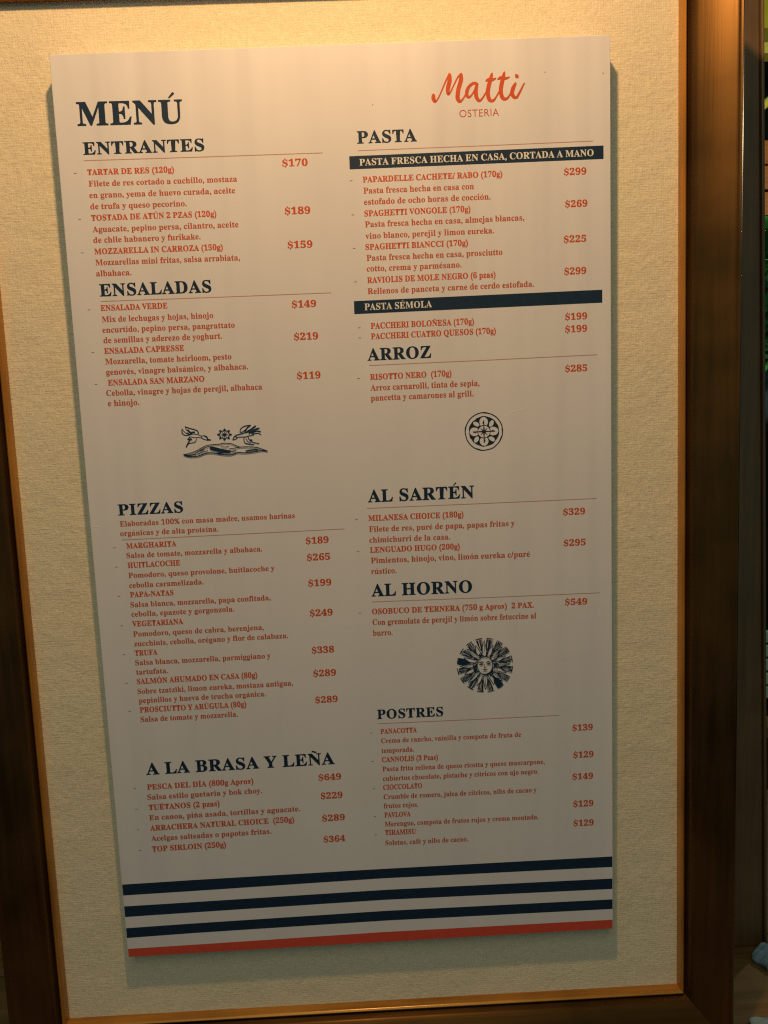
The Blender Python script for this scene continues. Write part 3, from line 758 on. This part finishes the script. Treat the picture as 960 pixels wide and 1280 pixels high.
tag(arm, 'thin bright yellow bent pipe just under the yellow panel', 'pipe')
# orange timber screen
scr = empty('timber_screen', (1.8, 2.25, GZ)); tag(scr, 'orange timber board screen above the leafy plant', 'screen')
zz = [.62, .705, .79, .875]
for i, z in enumerate(zz):
    v, fc = box(1.25, 2.35, 2.15+.006*(i % 2), 2.185, z+.004, z+.081); o = mesh('board', v, fc, ORG, scr); fixn(o); bevel(o, .002)
for x in (1.28, 2.3):
    v, fc = box(x-.03, x+.03, 2.186, 2.246, GZ, .97); fixn(mesh('post', v, fc, BROWN, scr))
# potted plant
PX, PY, PZ = 1.17, 1.4, .155
plant = empty('potted_plant', (PX, PY, GZ)); tag(plant, 'bright green leafy plant in a pale blue pot beside the right edge', 'plant')
LEAF = flat('green_leaf', (.10, .50, .13), .45, .4, .35, 20); LEAFD = flat('dark_green_leaf', (.03, .20, .06), .5, .4, .3, 20)
BLUE = flat('pale_blue_glaze', (.24, .34, .44), .35, .5, .35, 14)
STEM = flat('green_stem', (.06, .12, .03), .6, .3)
def lathe(name, prof, mat, par, seg=24):
    V = [(PX+r*math.cos(2*math.pi*j/seg), PY+r*math.sin(2*math.pi*j/seg), z) for r, z in prof for j in range(seg)]
    F = [(i*seg+j, i*seg+(j+1) % seg, (i+1)*seg+(j+1) % seg, (i+1)*seg+j) for i in range(len(prof)-1) for j in range(seg)]
    o = mesh(name, V, F, mat, par, smooth=True); fixn(o); return o
lathe('pot', [(.001, 0.02), (.13, 0.02), (.155, .05), (.175, .10), (.185, .15), (.195, .155), (.195, .17), (.175, .17), (.165, .14), (.001, .13)], BLUE, plant)
lathe('stand', [(.001, .019), (.14, .019), (.14, -.01), (.02, -.02), (.02, GZ+.03), (.13, GZ+.02), (.13, GZ), (.001, GZ)], BLK, plant)
def leafmesh(mat, L_, W_):
    V = []; n = 6
    for i in range(n+1):
        t = i/n; wd = W_*math.sin(math.pi*min(1, t*.96+.04))**.8*(1-.35*t); z = -.35*L_*t*t
        V += [(-wd, L_*t, z+.02*L_+wd*.25), (0, L_*t, z), (wd, L_*t, z+.02*L_+wd*.25)]
    F = []
    for i in range(n):
        for j in range(2): a = i*3+j; F.append((a, a+1, a+4, a+3))
    o = mesh('leaf', V, F, mat, plant, smooth=True); o.matrix_parent_inverse = Matrix.Identity(4); return o
protos = [leafmesh(LEAF, .12, .030), leafmesh(LEAFD, .15, .036)]
base = Vector((PX, PY, .15)); pl = Vector(plant.location)
rnd = random.Random(3)
for k in range(210):
    a = rnd.uniform(0, 2*math.pi); h = rnd.uniform(.0, .34); rr = rnd.uniform(.03, .20)*(1-.4*h)
    p = base+Vector((rr*math.cos(a), rr*math.sin(a), h))-pl
    Mx = Matrix.Translation(p) @ Matrix.Rotation(a-math.pi/2+rnd.uniform(-.8, .8), 4, 'Z') @ Matrix.Rotation(rnd.uniform(-.5, .9), 4, 'X') @ Matrix.Rotation(rnd.uniform(-.6, .6), 4, 'Y') @ Matrix.Scale(rnd.uniform(.8, 1.3), 4)
    if k < 2: protos[k].matrix_basis = Mx
    else: share(protos[0 if rnd.random() < .6 else 1], plant, Mx)
for k in range(7):
    a = 2*math.pi*k/7; tube('stem', [(PX, PY, .12), (PX+.05*math.cos(a), PY+.05*math.sin(a), .28), (PX+.11*math.cos(a), PY+.11*math.sin(a), .44)], .004, STEM, plant, 6)
# pale green slatted bench
SL = flat('pale_green_paint', (.36, .52, .42), .5, .4, .15, 25)
bench = empty('garden_bench', (1.6, 1.7, GZ)); tag(bench, 'pale green garden bench with horizontal slats low at the right edge', 'bench')
zs = [-.640, -.683, -.726, -.769, -.812]
for i, z in enumerate(zs):
    v, fc = box(1.10, 2.0, 1.6+.012*i*0, 1.618, z, z+.036); o = mesh('slat', v, fc, SL, bench); fixn(o); bevel(o, .003)
for i in range(4):
    v, fc = box(1.10, 2.0, 1.22+.09*i, 1.30+.09*i, -.872, -.852); o = mesh('seat_slat', v, fc, BROWN, bench); fixn(o); bevel(o, .003)
for x in (1.14, 1.94):
    v, fc = box(x-.02, x+.02, 1.6185, 1.655, GZ, -.62); fixn(mesh('leg', v, fc, BROWN, bench))
    v, fc = box(x-.02, x+.02, 1.23, 1.27, GZ, -.8722); fixn(mesh('leg', v, fc, BROWN, bench))
# crumpled pale blue napkins on the console
NAP = flat('pale_blue_cotton', (.20, .29, .35), .85, .2, .08, 60)
def napkin(name, cx, cy, w_, d_, h_, seed, label):
    r = random.Random(seed); n = 36; V = []; F = []
    ph = [r.uniform(0, 6.28) for _ in range(6)]
    for side in (1, 0):
        for i in range(n+1):
            for j in range(n+1):
                u, v_ = i/n*2-1, j/n*2-1
                e = max(0, 1-max(abs(u), abs(v_))**5)
                hh = h_*(.45+.2*math.sin(3.1*u+2*v_+ph[0])+.25*abs(math.sin(5.5*v_-4*u+ph[1]))+.18*abs(math.sin(9*u+3*v_+ph[2])))*(.25+.75*e)
                x = cx+w_*u*(1+.12*math.sin(3*v_+ph[3])); y = cy+d_*v_*(1+.15*math.sin(2.6*u+ph[4]))
                V.append((x, y, TZ+.0006+(hh+.002 if side else 0)))
    m_ = (n+1)**2
    for i in range(n):
        for j in range(n):
            a = i*(n+1)+j; F.append((a, a+1, a+n+2, a+n+1)); F.append((m_+a, m_+a+n+1, m_+a+n+2, m_+a+1))
    ring = [j for j in range(n)]+[i*(n+1)+n for i in range(n)]+[n*(n+1)+j for j in range(n, 0, -1)]+[i*(n+1) for i in range(n, 0, -1)]
    for a, b in zip(ring, ring[1:]+ring[:1]): F.append((a, b, m_+b, m_+a))
    o = mesh(name, V, F, NAP, None, smooth=True); fixn(o); tag(o, label, 'napkin', 'pale blue napkins on the console'); return o
napkin('napkin', .443, .094, .034, .016, .016, 4, 'crumpled pale blue napkin on the console nearest the dark post')
napkin('napkin', .412, -.004, .046, .020, .008, 9, 'flatter pale blue napkin on the console in the bottom right corner')
lamp('background_fill', 'POINT', (1.62, 1.02, .78), 16.0, (1.0, .88, .55), shadow_soft_size=.05)  # unseen light, added to brighten the panel, timber and leaves
